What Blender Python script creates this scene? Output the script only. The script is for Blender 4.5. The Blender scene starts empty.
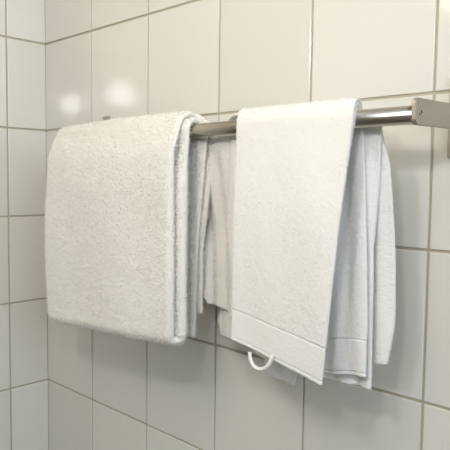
import bpy, bmesh, math, random
import numpy as np
from mathutils import Vector, Euler

random.seed(4); rng = np.random.default_rng(7)
S = bpy.context.scene; C = S.collection
ZO = 1.413                      # height above the floor of the joint line used as local zero

# ---------------------------------------------------------------- camera
cd = bpy.data.cameras.new('camera'); cam = bpy.data.objects.new('camera', cd); C.objects.link(cam)
cam.location = (1.02007, -0.57802, ZO - 0.24767)
cam.rotation_euler = Euler((1.499779, -0.01336, 0.767342), 'XYZ')
cd.sensor_width = 36; cd.lens = 600.27 * 36 / 450; cd.clip_start = 0.01
S.camera = cam
# ---------------------------------------------------------------- light
w = bpy.data.worlds.new('world'); S.world = w; w.use_nodes = True
w.node_tree.nodes['Background'].inputs[0].default_value = (0.8, 0.9, 1.0, 1)
w.node_tree.nodes['Background'].inputs[1].default_value = 0.3
def lamp(loc, power, rad, col):                      # glowing globe bulbs of the lamp beside the photographer
    d = bpy.data.lights.new('bulb_light', 'POINT'); d.energy = power; d.shadow_soft_size = rad; d.color = col
    o = bpy.data.objects.new('bulb_light', d); C.objects.link(o); o.location = loc; return o
WARM, WHITE = (1.0, 0.82, 0.50), (0.98, 0.96, 0.93)
lamp((0.575, -0.60, ZO + 0.20), 3.8, 0.130, WARM)
lamp((0.731, -0.701, ZO + 0.060), 4.4, 0.042, WHITE)
lamp((0.924, -0.628, ZO + 0.030), 3.6, 0.034, WHITE)
def area(name, loc, rot, sx, sy, power, col):
    d = bpy.data.lights.new(name, 'AREA'); d.shape = 'RECTANGLE'; d.size = sx; d.size_y = sy; d.energy = power; d.color = col
    o = bpy.data.objects.new(name, d); C.objects.link(o); o.location = loc; o.rotation_euler = rot; return o
area('ceiling_fill', (1.15, -1.15, 2.33), (0, 0, 0), 0.9, 0.9, 3.5, (0.9, 0.95, 1.0))  # unseen panel added under the ceiling for ambient fill in the closed room
area('cool_side_fill', (2.38, -0.95, 1.72), (0, math.pi / 2, 0), 1.0, 0.9, 16, (0.74, 0.85, 1.0))  # added bluish fill panel just inside the right wall, no window there
S.cycles.sample_clamp_indirect = 0
vs = S.view_settings
vs.view_transform = 'Standard'; vs.look = 'None'; vs.gamma = 1; vs.use_curve_mapping = False; vs.exposure = 0.0

# ---------------------------------------------------------------- materials
def mat(name, col, rough=0.5, metal=0.0, **kw):
    m = bpy.data.materials.new(name); m.use_nodes = True
    b = m.node_tree.nodes['Principled BSDF']
    b.inputs['Base Color'].default_value = (*col, 1); b.inputs['Roughness'].default_value = rough
    b.inputs['Metallic'].default_value = metal
    for k, v in kw.items(): b.inputs[k.replace('_', ' ')].default_value = v
    return m, m.node_tree, b
def noise(nt, scale, detail=2, space='Object', vec_scale=None):
    tc = nt.nodes.new('ShaderNodeTexCoord'); n = nt.nodes.new('ShaderNodeTexNoise')
    n.inputs['Scale'].default_value = scale; n.inputs['Detail'].default_value = detail
    src = tc.outputs[space]
    if vec_scale:
        mp = nt.nodes.new('ShaderNodeMapping'); mp.inputs['Scale'].default_value = vec_scale
        nt.links.new(src, mp.inputs[0]); src = mp.outputs[0]
    nt.links.new(src, n.inputs['Vector']); return n
def bump(nt, b, n, strength, dist, out='Fac', normal=None):
    bp = nt.nodes.new('ShaderNodeBump'); bp.inputs['Strength'].default_value = strength; bp.inputs['Distance'].default_value = dist
    nt.links.new(n.outputs[out], bp.inputs['Height'])
    if normal: nt.links.new(normal.outputs[0], bp.inputs['Normal'])
    nt.links.new(bp.outputs[0], b.inputs['Normal']); return bp
def vary(nt, b, fac_socket, c0, c1):
    r = nt.nodes.new('ShaderNodeMix'); r.data_type = 'RGBA'
    r.inputs[6].default_value = (*c0, 1); r.inputs[7].default_value = (*c1, 1)
    nt.links.new(fac_socket, r.inputs[0]); nt.links.new(r.outputs[2], b.inputs['Base Color'])

M_tile, nt, b = mat('glazed_tile', (0.76, 0.74, 0.68), 0.095, Specular_IOR_Level=0.8)
oi = nt.nodes.new('ShaderNodeObjectInfo'); vary(nt, b, oi.outputs['Random'], (0.74, 0.72, 0.66), (0.78, 0.76, 0.70))
bump(nt, b, noise(nt, 14, 1), 0.04, 0.003)
M_grout, nt, b = mat('grout', (0.42, 0.37, 0.27), 0.9)
n = noise(nt, 60, 4); vary(nt, b, n.outputs['Fac'], (0.42, 0.38, 0.285), (0.54, 0.49, 0.385)); bump(nt, b, noise(nt, 900, 2), 0.4, 0.001)
def terry(name, col, strength):
    m, nt, b = mat(name, col, 1.0, Specular_IOR_Level=0.1, Sheen_Weight=0.25, Sheen_Roughness=0.6)
    bump(nt, b, noise(nt, 520, 2), strength, 0.0016); return m
M_terry = terry('white_terry', (0.885, 0.87, 0.82), 0.35)
M_terry_b = terry('white_terry_fine', (0.87, 0.86, 0.825), 0.25)
def pilemat(name, col):
    m, nt, b = mat(name, col, 1.0, Specular_IOR_Level=0.1)
    tr = nt.nodes.new('ShaderNodeBsdfTranslucent'); tr.inputs[0].default_value = (*col, 1)
    mx = nt.nodes.new('ShaderNodeMixShader'); mx.inputs[0].default_value = 0.5
    nt.links.new(b.outputs[0], mx.inputs[1]); nt.links.new(tr.outputs[0], mx.inputs[2])
    nt.links.new(mx.outputs[0], nt.nodes['Material Output'].inputs['Surface']); return m
M_pile = pilemat('terry_loops', (0.925, 0.905, 0.86)); M_pile_b = pilemat('terry_loops_fine', (0.90, 0.89, 0.86))
M_weave, nt, b = mat('flat_weave', (0.86, 0.85, 0.815), 0.9, Specular_IOR_Level=0.15)
bump(nt, b, noise(nt, 700, 2, vec_scale=(1, 1, 3)), 0.35, 0.0008)
M_weave_b, nt, b = mat('border_weave', (0.85, 0.84, 0.805), 0.9, Specular_IOR_Level=0.15)
bump(nt, b, noise(nt, 480, 3), 0.3, 0.0012)
M_steel, nt, b = mat('brushed_steel', (0.52, 0.465, 0.39), 0.19, 1.0)
bump(nt, b, noise(nt, 500, 2, vec_scale=(0.02, 1, 1)), 0.05, 0.0004)
M_satin, nt, b = mat('satin_steel', (0.46, 0.42, 0.375), 0.42, 1.0)
bump(nt, b, noise(nt, 500, 2, vec_scale=(1, 0.03, 1)), 0.06, 0.0004)
M_dark, nt, b = mat('dark_socket', (0.10, 0.09, 0.08), 0.5, 0.6)
M_wall, nt, b = mat('wall_paint', (0.50, 0.48, 0.45), 0.9); bump(nt, b, noise(nt, 200, 2), 0.1, 0.001)
M_paint, nt, b = mat('ceiling_paint', (0.80, 0.79, 0.77), 0.9); bump(nt, b, noise(nt, 200, 2), 0.1, 0.001)
M_floor, nt, b = mat('floor_vinyl', (0.20, 0.19, 0.17), 0.6); n = noise(nt, 30, 4); vary(nt, b, n.outputs['Fac'], (0.17, 0.16, 0.14), (0.24, 0.225, 0.20))

# ---------------------------------------------------------------- helpers
def obj(name, me, m, parent=None, smooth=False):
    o = bpy.data.objects.new(name, me); C.objects.link(o)
    if m and not me.materials: me.materials.append(m)
    if smooth:
        me.polygons.foreach_set('use_smooth', [True] * len(me.polygons))
    if parent: o.parent = parent
    return o
def bm_mesh(name, bm):
    bmesh.ops.recalc_face_normals(bm, faces=bm.faces)
    me = bpy.data.meshes.new(name); bm.to_mesh(me); bm.free(); return me
def box(name, lo, hi, bevel=0.0, seg=2):
    bm = bmesh.new(); bmesh.ops.create_cube(bm, size=1)
    for v in bm.verts: v.co = Vector([(lo[i] + hi[i]) / 2 + v.co[i] * (hi[i] - lo[i]) for i in range(3)])
    if bevel: bmesh.ops.bevel(bm, geom=bm.edges[:], offset=bevel, segments=seg, affect='EDGES', profile=0.5)
    return bm_mesh(name, bm)
def empty(name, loc, label, cat, group=None):
    o = bpy.data.objects.new(name, None); C.objects.link(o); o.location = loc; o.empty_display_size = 0.02
    o['label'] = label; o['category'] = cat
    if group: o['group'] = group
    return o
def tube(name, pts, r, n=10):
    bm = bmesh.new(); rings = []
    for i, p in enumerate(pts):
        t = (pts[min(i + 1, len(pts) - 1)] - pts[max(i - 1, 0)]).normalized()
        a = t.cross(Vector((0, 1, 0.1))).normalized(); c = t.cross(a)
        rings.append([bm.verts.new(p + a * (r * math.cos(k * 2 * math.pi / n)) + c * (r * math.sin(k * 2 * math.pi / n))) for k in range(n)])
    for A, B in zip(rings, rings[1:]):
        for k in range(n): bm.faces.new((A[k], A[(k + 1) % n], B[(k + 1) % n], B[k]))
    bm.faces.new(rings[0]); bm.faces.new(rings[-1])
    return bm_mesh(name, bm)

# ---------------------------------------------------------------- setting: tiled walls, floor, ceiling
TW, TH, J, TT = 0.15, 0.15705, 0.0030, 0.0016       # pitch across, pitch down, joint width, how proud a tile sits
CUT = 0.0761                                         # the first tile of the left wall is cut
NB, NL, ROWS = 16, 15, 15
XR, YF, H = NB * TW, -(CUT + NL * TW), ROWS * TH
def tile_mesh(name, wx):                             # front face looks along -y, origin in the middle of the back
    me = box(name, (-wx / 2, -TT, -(TH - J) / 2), (wx / 2, 0.004, (TH - J) / 2), 0.0009, 2)
    return me
full = tile_mesh('tile', TW - J); cutm = tile_mesh('tile_cut', CUT - J)
for o in (full, cutm): o.materials.append(M_tile)
def structure(name, me, m):
    o = obj(name, me, m); o['kind'] = 'structure'; return o
wb = structure('wall_back', box('wall_back', (-0.10, 0.0, 0), (XR, 0.10, H)), M_grout)
wl = structure('wall_left', box('wall_left', (-0.10, YF, 0), (0.0, 0.0, H)), M_grout)
structure('floor', box('floor', (-0.10, YF, -0.05), (XR, 0.10, 0.0)), M_floor)
structure('ceiling', box('ceiling', (-0.10, YF, H), (XR, 0.10, H + 0.05)), M_paint)
structure('wall_right', box('wall_right', (XR, YF, 0), (XR + 0.08, 0.10, H)), M_wall)
structure('wall_front', box('wall_front', (-0.10, YF - 0.08, 0), (XR + 0.08, YF, H)), M_wall)
def jit(a): return math.radians(random.uniform(-a, a))
for r in range(ROWS):
    z = (r + 0.5) * TH
    for c in range(NB):
        t = obj('tile', full, None, wb); t.location = ((c + 0.5) * TW, random.uniform(-.0002, .0002), z); t.rotation_euler = (jit(.12), 0, jit(.12))
    for c in range(NL + 1):
        me, y = (cutm, -CUT / 2) if c == 0 else (full, -(CUT + (c - 0.5) * TW))
        t = obj('tile', me, None, wl); t.location = (random.uniform(-.0002, .0002), y, z); t.rotation_euler = (0, jit(.12), math.pi / 2 + jit(.12))

# ---------------------------------------------------------------- towel rail
RY, RZ, RR = -0.085, ZO - 0.187, 0.0083
XA, XB = 0.1965, 0.7755                              # planes of the two arms
PZ0, PZ1 = ZO - 0.221, ZO - 0.1435
rail = empty('towel_rail', (0, 0, RZ), 'brushed steel towel rail with flat arms screwed to the tiled wall', 'towel rail')
def local(me):                                       # meshes written in world coordinates, rail empty sits at RZ
    for v in me.vertices: v.co.z -= RZ
    return me
bm = bmesh.new()
bmesh.ops.create_cone(bm, cap_ends=True, segments=48, radius1=RR, radius2=RR, depth=XB - XA - 0.004)
for v in bm.verts: v.co = Vector(((XA + XB) / 2 + v.co.z, RY + v.co.x, RZ + v.co.y))
rod = obj('rod', local(bm_mesh('rod', bm)), M_steel, rail, True)
for p in rod.data.polygons: p.use_smooth = len(p.vertices) == 4
for xa, sgn in ((XA, -1), (XB, 1)):
    obj('wall_plate', local(box('wall_plate', (xa - 0.008, -0.0062, PZ0), (xa + 0.008, -0.0017, PZ1), 0.0008)), M_satin, rail)
    # flat arm: rounded end round the rod, straight towards the wall
    hh, yo, rc = 0.0117, RY - 0.0085, 0.0050
    zc0, zc1 = RZ + 0.0024, RZ + 0.0045
    out = []
    for cz, s in ((zc0 + hh - rc, 1), (zc0 - hh + rc, -1)):
        seq = [(yo + rc - rc * math.cos(a), cz + s * rc * math.sin(a)) for a in [i * math.pi / 12 for i in range(7)]]
        out.append(seq)
    poly = list(reversed(out[0])) + out[1] + [(-0.006, zc1 - hh), (-0.006, zc1 + hh)]
    bm = bmesh.new(); vv = [bm.verts.new((xa - 0.002, y, z)) for y, z in poly]
    f = bm.faces.new(vv); ex = bmesh.ops.extrude_face_region(bm, geom=[f])
    for v in [g for g in ex['geom'] if isinstance(g, bmesh.types.BMVert)]: v.co.x += 0.004
    bmesh.ops.recalc_face_normals(bm, faces=bm.faces)
    bmesh.ops.bevel(bm, geom=[e for e in bm.edges if abs(e.verts[0].co.x - e.verts[1].co.x) < 1e-6], offset=0.0006, segments=2, affect='EDGES')
    arm = obj('arm', local(bm_mesh('arm', bm)), M_satin, rail)
    xs = xa + sgn * 0.0021
    bm = bmesh.new(); n = 24
    prof = [(0.0030, -0.0004), (0.0030, 0.0003), (0.0026, 0.0006), (0.0015, 0.0006), (0.0015, -0.0003)]
    rings = [[bm.verts.new((xs + sgn * h, RY + 0.0006 + r * math.cos(k * 2 * math.pi / n), RZ + 0.0022 + r * math.sin(k * 2 * math.pi / n))) for k in range(n)] for r, h in prof]
    for A, B in zip(rings, rings[1:]):
        for k in range(n): bm.faces.new((A[k], A[(k + 1) % n], B[(k + 1) % n], B[k]))
    bm.faces.new(rings[-1])
    sc = obj('screw', local(bm_mesh('screw', bm)), M_satin, arm)
    sc.data.materials.append(M_dark); sc.data.polygons[-1].material_index = 1
    for p in list(sc.data.polygons)[-1 - n:]: p.material_index = 1

# ---------------------------------------------------------------- towels
def pl(x, xs, ys): return np.interp(x, xs, ys)
def sm(a, b, x):
    t = np.clip((x - a) / (b - a), 0, 1); return t * t * (3 - 2 * t)
def lowfreq(x, z, seed, amp, scale=1.0):
    r = np.random.default_rng(seed); o = 0
    for k in range(7):
        f = scale * r.uniform(18, 90); a = r.uniform(0, 6.28); ph = r.uniform(0, 6.28)
        o = o + np.sin(f * (x * math.cos(a) + z * math.sin(a)) + ph) * (25 / (25 + f / scale))
    return o * amp / 2.2
def sheet(name, P, thick, nu, nx, fuzz, edge, ends, m, parent, seed, low=0.0006):
    """Closed cloth solid. P(u, v) -> x, y, z of the middle of the cloth; thick(u, v) -> thickness.
    edge = width over which the two long sides round off, ends = the same (in u) for the two ends."""
    u = np.linspace(0, 1, nu)
    k = np.linspace(0, 1, nx); v = k
    e = 0.5 - 0.5 * np.cos(np.linspace(0, np.pi / 2, 6)) * 0
    U, V = np.meshgrid(u, v, indexing='ij')
    def pos(U, V):
        x, y, z = P(U, V); return np.stack([x, y, z], -1)
    p = pos(U, V); h = 1e-4
    du = pos(np.clip(U + h, 0, 1), V) - pos(np.clip(U - h, 0, 1), V); dv = pos(U, np.clip(V + h, 0, 1)) - pos(U, np.clip(V - h, 0, 1))
    n = np.cross(du, dv); n /= np.linalg.norm(n, axis=-1, keepdims=True) + 1e-12
    wdt = np.abs(p[:, -1, 0] - p[:, 0, 0])[:, None]
    d = np.minimum(V, 1 - V) * wdt
    pr = np.sqrt(np.clip(1 - (1 - np.clip(d / edge, 0, 1)) ** 2, 0, 1))
    d2 = np.minimum(np.where(ends[0] > 0, U / max(ends[0], 1e-9), 1), np.where(ends[1] > 0, (1 - U) / max(ends[1], 1e-9), 1))
    pr = pr * np.sqrt(np.clip(1 - (1 - np.clip(d2, 0, 1)) ** 2, 0, 1))
    t = thick(U, V) * 0.5 * pr
    r = np.random.default_rng(seed)
    def nz(): return fuzz * r.normal(size=U.shape).clip(-2.2, 2.2) * np.clip(pr * 1.2, 0, 1)
    lf = lowfreq(p[..., 0], p[..., 2] + p[..., 1] * 2, seed, low) * pr
    F = p + n * (t + nz() + lf)[..., None]; B = p - n * (t + nz() - lf)[..., None]
    side = np.zeros(U.shape); side[:, 0] = 1; side[:, -1] = 1; side[0] = 1; side[-1] = 1
    F = F + r.normal(size=F.shape) * (fuzz * 0.8 * side)[..., None]
    idx = np.arange(nu * nx).reshape(nu, nx); bi = idx.copy()
    inner = np.zeros((nu, nx), bool); inner[1:-1, 1:-1] = True
    bi[inner] = nu * nx + np.arange(inner.sum())
    verts = np.concatenate([F.reshape(-1, 3), B[inner]])
    def quads(g, flip):
        q = np.stack([g[:-1, :-1], g[1:, :-1], g[1:, 1:], g[:-1, 1:]], -1).reshape(-1, 4)
        return q[:, ::-1] if flip else q
    q = np.concatenate([quads(idx, False), quads(bi, True)])
    me = bpy.data.meshes.new(name)
    me.vertices.add(len(verts)); me.vertices.foreach_set('co', verts.astype(np.float32).ravel())
    me.loops.add(q.size); me.loops.foreach_set('vertex_index', q.astype(np.int32).ravel())
    me.polygons.add(len(q)); me.polygons.foreach_set('loop_start', np.arange(0, q.size, 4, dtype=np.int32))
    me.polygons.foreach_set('loop_total', np.full(len(q), 4, dtype=np.int32))
    me.update(calc_edges=True); me.validate()
    o = obj(name, me, m, parent, True)
    return o
def pile(o, count, length, width, m, seed):
    """Short terry loops standing on a cloth: one tapered blade each, too small to pick apart."""
    me0 = o.data; nv = len(me0.vertices); r = np.random.default_rng(seed)
    co = np.empty(nv * 3, np.float32); me0.vertices.foreach_get('co', co); co = co.reshape(-1, 3)
    no = np.empty(nv * 3, np.float32); me0.vertex_normals.foreach_get('vector', no); no = no.reshape(-1, 3)
    k = r.integers(0, nv, count); p = co[k] + r.normal(size=(count, 3)) * 0.0006; n = no[k]
    d = n + r.normal(size=(count, 3)) * 0.42; d /= np.linalg.norm(d, axis=1, keepdims=True)
    t = np.cross(d, r.normal(size=(count, 3))); t /= np.linalg.norm(t, axis=1, keepdims=True)
    ln = length * r.uniform(.5, 1.25, (count, 1)); wd = width * r.uniform(.7, 1.3, (count, 1))
    a = p - n * .0005 - t * wd; b = p - n * .0005 + t * wd; c = p + d * ln + t * wd * .6; e = p + d * ln - t * wd * .6
    v = np.stack([a, b, c, e], 1).reshape(-1, 3); q = np.arange(count * 4)
    me = bpy.data.meshes.new('terry_pile')
    me.vertices.add(len(v)); me.vertices.foreach_set('co', v.astype(np.float32).ravel())
    me.loops.add(len(q)); me.loops.foreach_set('vertex_index', q.astype(np.int32))
    me.polygons.add(count); me.polygons.foreach_set('loop_start', np.arange(0, count * 4, 4, dtype=np.int32))
    me.polygons.foreach_set('loop_total', np.full(count, 4, dtype=np.int32)); me.update(calc_edges=True)
    f = obj('terry_pile', me, m, o); f['kind'] = 'stuff'; return f
def L(z): return ZO + z                              # local height -> world

# --- bath towel: one doubled length over the rail, folded back up at its lower front edge
tA = empty('bath_towel', (0, 0, 0), 'thick folded white bath towel hanging at the corner end of the rail', 'towel', 'white towels on the rail')
def pathA(U, V):
    """u: 0 back outer hem -> over the rail -> front outer -> U-turn -> front inner -> over the rail -> back inner hem"""
    ui = np.array([0, .215, .265, .470, .495, .690, .735, 1.0])
    seg = [np.clip((U - ui[i]) / (ui[i + 1] - ui[i]), 0, 1) for i in range(7)]
    rz = RZ
    g = 1 - sm(.0, .65, V); ro, rin = 0.0197 - .0035 * g, 0.0125 - .0008 * g                          # radii of the two layers over the rail
    xl, xr = 0.2065, 0.4985
    X0 = xl + (xr - xl) * V
    zb = L(pl(X0, [.2, .225, .33, .44, .50], [-.455, -.4590, -.452, -.4445, -.4415]))      # lower front fold
    zbo = L(-.412) + 0 * U; zbi = L(-.441) + 0 * U                    # the two hems at the back
    yfo, yfi = RY - 0.0290, RY - 0.0160               # front layers low down
    y = np.zeros_like(U); z = np.zeros_like(U)
    rU = (yfi - yfo) / 2; zc = zb + 0.004 + rU
    # 0 back outer, up
    s = seg[0]; z0 = zbo + (rz - zbo) * s; y0 = RY + ro + (1 - s) * 0.004
    a = np.pi * seg[1]; y1 = RY + ro * np.cos(a); z1 = rz + ro * np.sin(a)
    s = seg[2]; z2 = rz + (zc - rz) * s; y2 = RY - ro + (yfo - RY + ro) * sm(-.05, .13, s)
    a = np.pi * seg[3]; y3 = (yfo + yfi) / 2 - rU * np.cos(a); z3 = zc - rU * np.sin(a)
    s = seg[4]; z4 = zc + (rz - zc) * s; y4 = yfi + (RY - rin - yfi) * sm(.78, 1, s)
    a = np.pi * seg[5]; y5 = RY - rin * np.cos(a); z5 = rz + rin * np.sin(a)
    s = seg[6]; z6 = rz + (zbi - rz) * s; y6 = RY + rin + s * 0.0015
    c = [U < ui[1], U < ui[2], U < ui[3], U < ui[4], U < ui[5], U < ui[6]]
    y = np.select(c, [y0, y1, y2, y3, y4, y5], y6); z = np.select(c, [z0, z1, z2, z3, z4, z5], z6)
    # right edge of each run
    zl = z - ZO
    e0 = pl(zl, [-.42, -.40, -.33, -.24, -.195, -.18], [.487, .487, .489, .503, .514, .506])
    e6 = pl(zl, [-.45, -.40, -.32, -.25, -.20, -.18], [.483, .484, .488, .496, .502, .503])
    XRr = np.select([U < ui[1], U < ui[2], U < ui[4], U < ui[5], U < ui[6]],
                    [e0, .506 + (.489 - .506) * sm(0, .45, seg[1]), .489 + .0085 * sm(.15, 1, seg[3]) + 0.001 * np.sin(zl * 30), .4975 + 0 * U, .4975 + .005 * sm(.5, 1, seg[5])], e6)
    spread = .0015 * np.sin(zl * 22)
    x = xl + spread + (XRr - xl - spread) * V
    # gentle lie of the hanging front
    hang = sm(-.20, -.30, zl)
    fr = ((U > ui[2]) & (U < ui[5]))
    wob = 0.0016 * np.sin(x * 38 + zl * 9) + 0.0012 * np.sin(x * 17 - zl * 21 + 1)
    y = y + np.where(fr, hang * wob, 0)
    bk = (U < ui[1])
    y = y + np.where(bk, hang * 0.002 * np.sin(x * 60 + 1), 0)
    return x, y, z
def thA(U, V):
    x, y, z = pathA(U, V)
    top = sm(L(-.20), L(-.26), z)
    front = ((U > .24) & (U < .72)).astype(float)
    return 0.0066 - (1 - top) * .0016 * (1 - sm(.0, .65, V)) + top * front * 0.0050
bodyA = sheet('folded_cloth', pathA, thA, 900, 190, 0.00033, 0.0080, (0.004, 0.004), M_terry, tA, 11, 0.0007)

# --- hand towel: two layers over the rail, woven border near each end
tB = empty('hand_towel', (0, 0, 0), 'white hand towel with woven border and small hanging loop, nearest the rail bracket', 'towel', 'white towels on the rail')
def make_path(rad, yf, yb, zf, zb, xlf, xrf, xlb, xrb, wf=0.0, wb_=0.0, k=0.0):
    """u: 0 front lower edge -> over the rail at u .46-.54 -> 1 back lower edge; zf, zb are functions of x, the edges are functions of z"""
    def P(U, V):
        s0 = np.clip(U / .46, 0, 1); s1 = np.clip((U - .46) / .08, 0, 1); s2 = np.clip((U - .54) / .46, 0, 1)
        xa = np.where(U < .5, .577 + .15 * V, .52 + .22 * V)
        zfa, zba = L(zf(xa)), L(zb(xa))
        z0 = zfa + (RZ - zfa) * s0; z2 = RZ + (zba - RZ) * s2
        a = np.pi * s1; z1 = RZ + rad * np.sin(a)
        y0 = RY - rad + (yf - RY + rad) * sm(1, .55, s0); y1 = RY - rad * np.cos(a); ybv = yb[0] + (yb[1] - yb[0]) * sm(.1, .5, V); y2 = RY + rad + (ybv - RY - rad) * sm(0, .6, s2)
        c = [U < .46, U < .54]
        z = np.select(c, [z0, z1], z2); y = np.select(c, [y0, y1], y2)
        zl = z - ZO
        f = np.where(U < .46, 0, np.where(U < .54, sm(0, 1, s1), 1))
        zq = np.where((U > .46) & (U < .54), RZ - ZO, zl)
        xl = xlf(zq) * (1 - f) + xlb(zq) * f; xr = xrf(zq) * (1 - f) + xrb(zq) * f
        x = xl + (xr - xl) * V
        # hanging folds
        hang = sm(-.19, -.30, zl)
        y = y + np.where(U < .46, hang * wf * (np.sin(x * 52 + k) + 0.5 * np.sin(x * 95 + zl * 14)), 0)
        y = y + np.where(U > .54, sm(-.188, -.24, zl) * wb_ * (np.sin(x * 60 + k + 1) + 1.1 * np.sin(x * 235 + 9 * zl + k)), 0)
        return x, y, z
    return P
I = lambda xs, ys: (lambda q: np.interp(q, xs, ys))
K = lambda c: (lambda q: c + 0 * q)
# outer layer (the front face one sees, and the layer nearest the wall)
zf_o = I([.575, .64, .727], [-.4175, -.4275, -.440])
zb_o = I([.50, .53, .575, .592, .597, .636, .640, .70, .745], [-.442, -.440, -.445, -.452, -.468, -.4715, -.445, -.430, -.4225])
P_o = make_path(0.0178, RY - 0.0225, (RY + 0.039, RY + 0.031), zf_o, zb_o,
                I([-.44, -.30, -.185], [.580, .580, .578]), I([-.44, -.30, -.185], [.700, .712, .7225]),
                I([-.445, -.42, -.30, -.21, -.187], [.503, .497, .523, .545, .560]), I([-.43, -.39, -.375, -.23, -.196, -.187], [.736, .742, .743, .738, .731, .711]), .0012, .0015, .4)
zf_m = I([.575, .727], [-.405, -.420])
zb_m = I([.49, .54, .64, .70, .735], [-.402, -.401, -.440, -.4505, -.4485])
P_m = make_path(0.0142, RY - 0.0170, (RY + 0.031, RY + 0.0215), zf_m, zb_m,
                I([-.44, -.30, -.185], [.584, .583, .582]), I([-.44, -.30, -.185], [.690, .702, .7215]),
                I([-.403, -.390, -.34, -.26, -.22, -.20, -.187], [.487, .478, .477, .491, .500, .512, .528]), I([-.445, -.31, -.194, -.187], [.727, .7245, .734, .711]), .0010, .0022, 2.2)
zf_i = I([.575, .727], [-.400, -.415])
zb_i = I([.54, .60, .684, .726], [-.405, -.445, -.4415, -.4345])
P_i = make_path(0.0106, RY - 0.0120, (RY + 0.0150, RY + 0.0135), zf_i, zb_i,
                I([-.44, -.30, -.185], [.586, .584, .583]), I([-.44, -.30, -.185], [.690, .702, .7205]),
                I([-.44, -.39, -.30, -.187], [.556, .546, .534, .545]), I([-.44, -.38, -.20, -.187], [.7255, .725, .717, .711]), .0010, .0010, 3.1)
def th(c): return lambda U, V: c + 0 * U
def sub(P, a, b): return lambda U, V: P(a + (b - a) * U, V)
UB, UH = .46 * .145, .46 * .016                      # woven border and hem, measured from a lower edge
outer = sheet('outer_layer', sub(P_o, UB, 1), th(.0034), 520, 130, 0.00020, 0.0026, (0.0006, 0.004), M_terry_b, tB, 21, .0004)
mid = sheet('middle_layer', sub(P_m, 0, 1), th(.0033), 520, 150, 0.00020, 0.0026, (0.0012, 0.004), M_terry_b, tB, 22, .0004)
inner = sheet('inner_layer', sub(P_i, 0, 1 - UB), th(.0033), 520, 130, 0.00020, 0.0026, (0.0012, 0.0012), M_terry_b, tB, 23, .0004)
for P, seed, a, h, b_ in ((P_o, 31, UB + .0006, UH, 0), (P_i, 32, 1 - UB - .0006, 1 - UH, 1)):
    bd = sheet('woven_border', sub(P, h, a), th(.0030), 40, 110, 0.00012, 0.0022, (0.012, 0.010), M_weave_b, tB, seed, .0008)
    bd['label'] = 'smooth woven border of the hand towel'
    e = (0.25, 0.15)
    hm = sheet('hem', sub(P, b_, h + (.0004 if b_ == 0 else -.0004)), th(.0034), 10, 110, 0.00012, 0.0022, e, M_weave, tB, seed + 5, .0002)
# hanging loop at the front hem
lp = []
for i in range(25):
    a = math.pi * i / 24
    lp.append(Vector((.6248 - .0150 * math.cos(a), RY - 0.0265 - .002 * math.sin(a), L(-.4240 - .0160 * math.sin(a) - .0015 * math.cos(a)))))
loop = obj('hanging_loop', tube('hanging_loop', lp, 0.0020), M_weave, tB, True)
loop['label'] = 'narrow white tape hanging loop'
pile(bodyA, 420000, 0.0019, 0.00035, M_pile, 51)
for o, n_ in ((outer, 170000), (mid, 120000), (inner, 90000)): pile(o, n_, 0.0008, 0.00022, M_pile_b, 52)
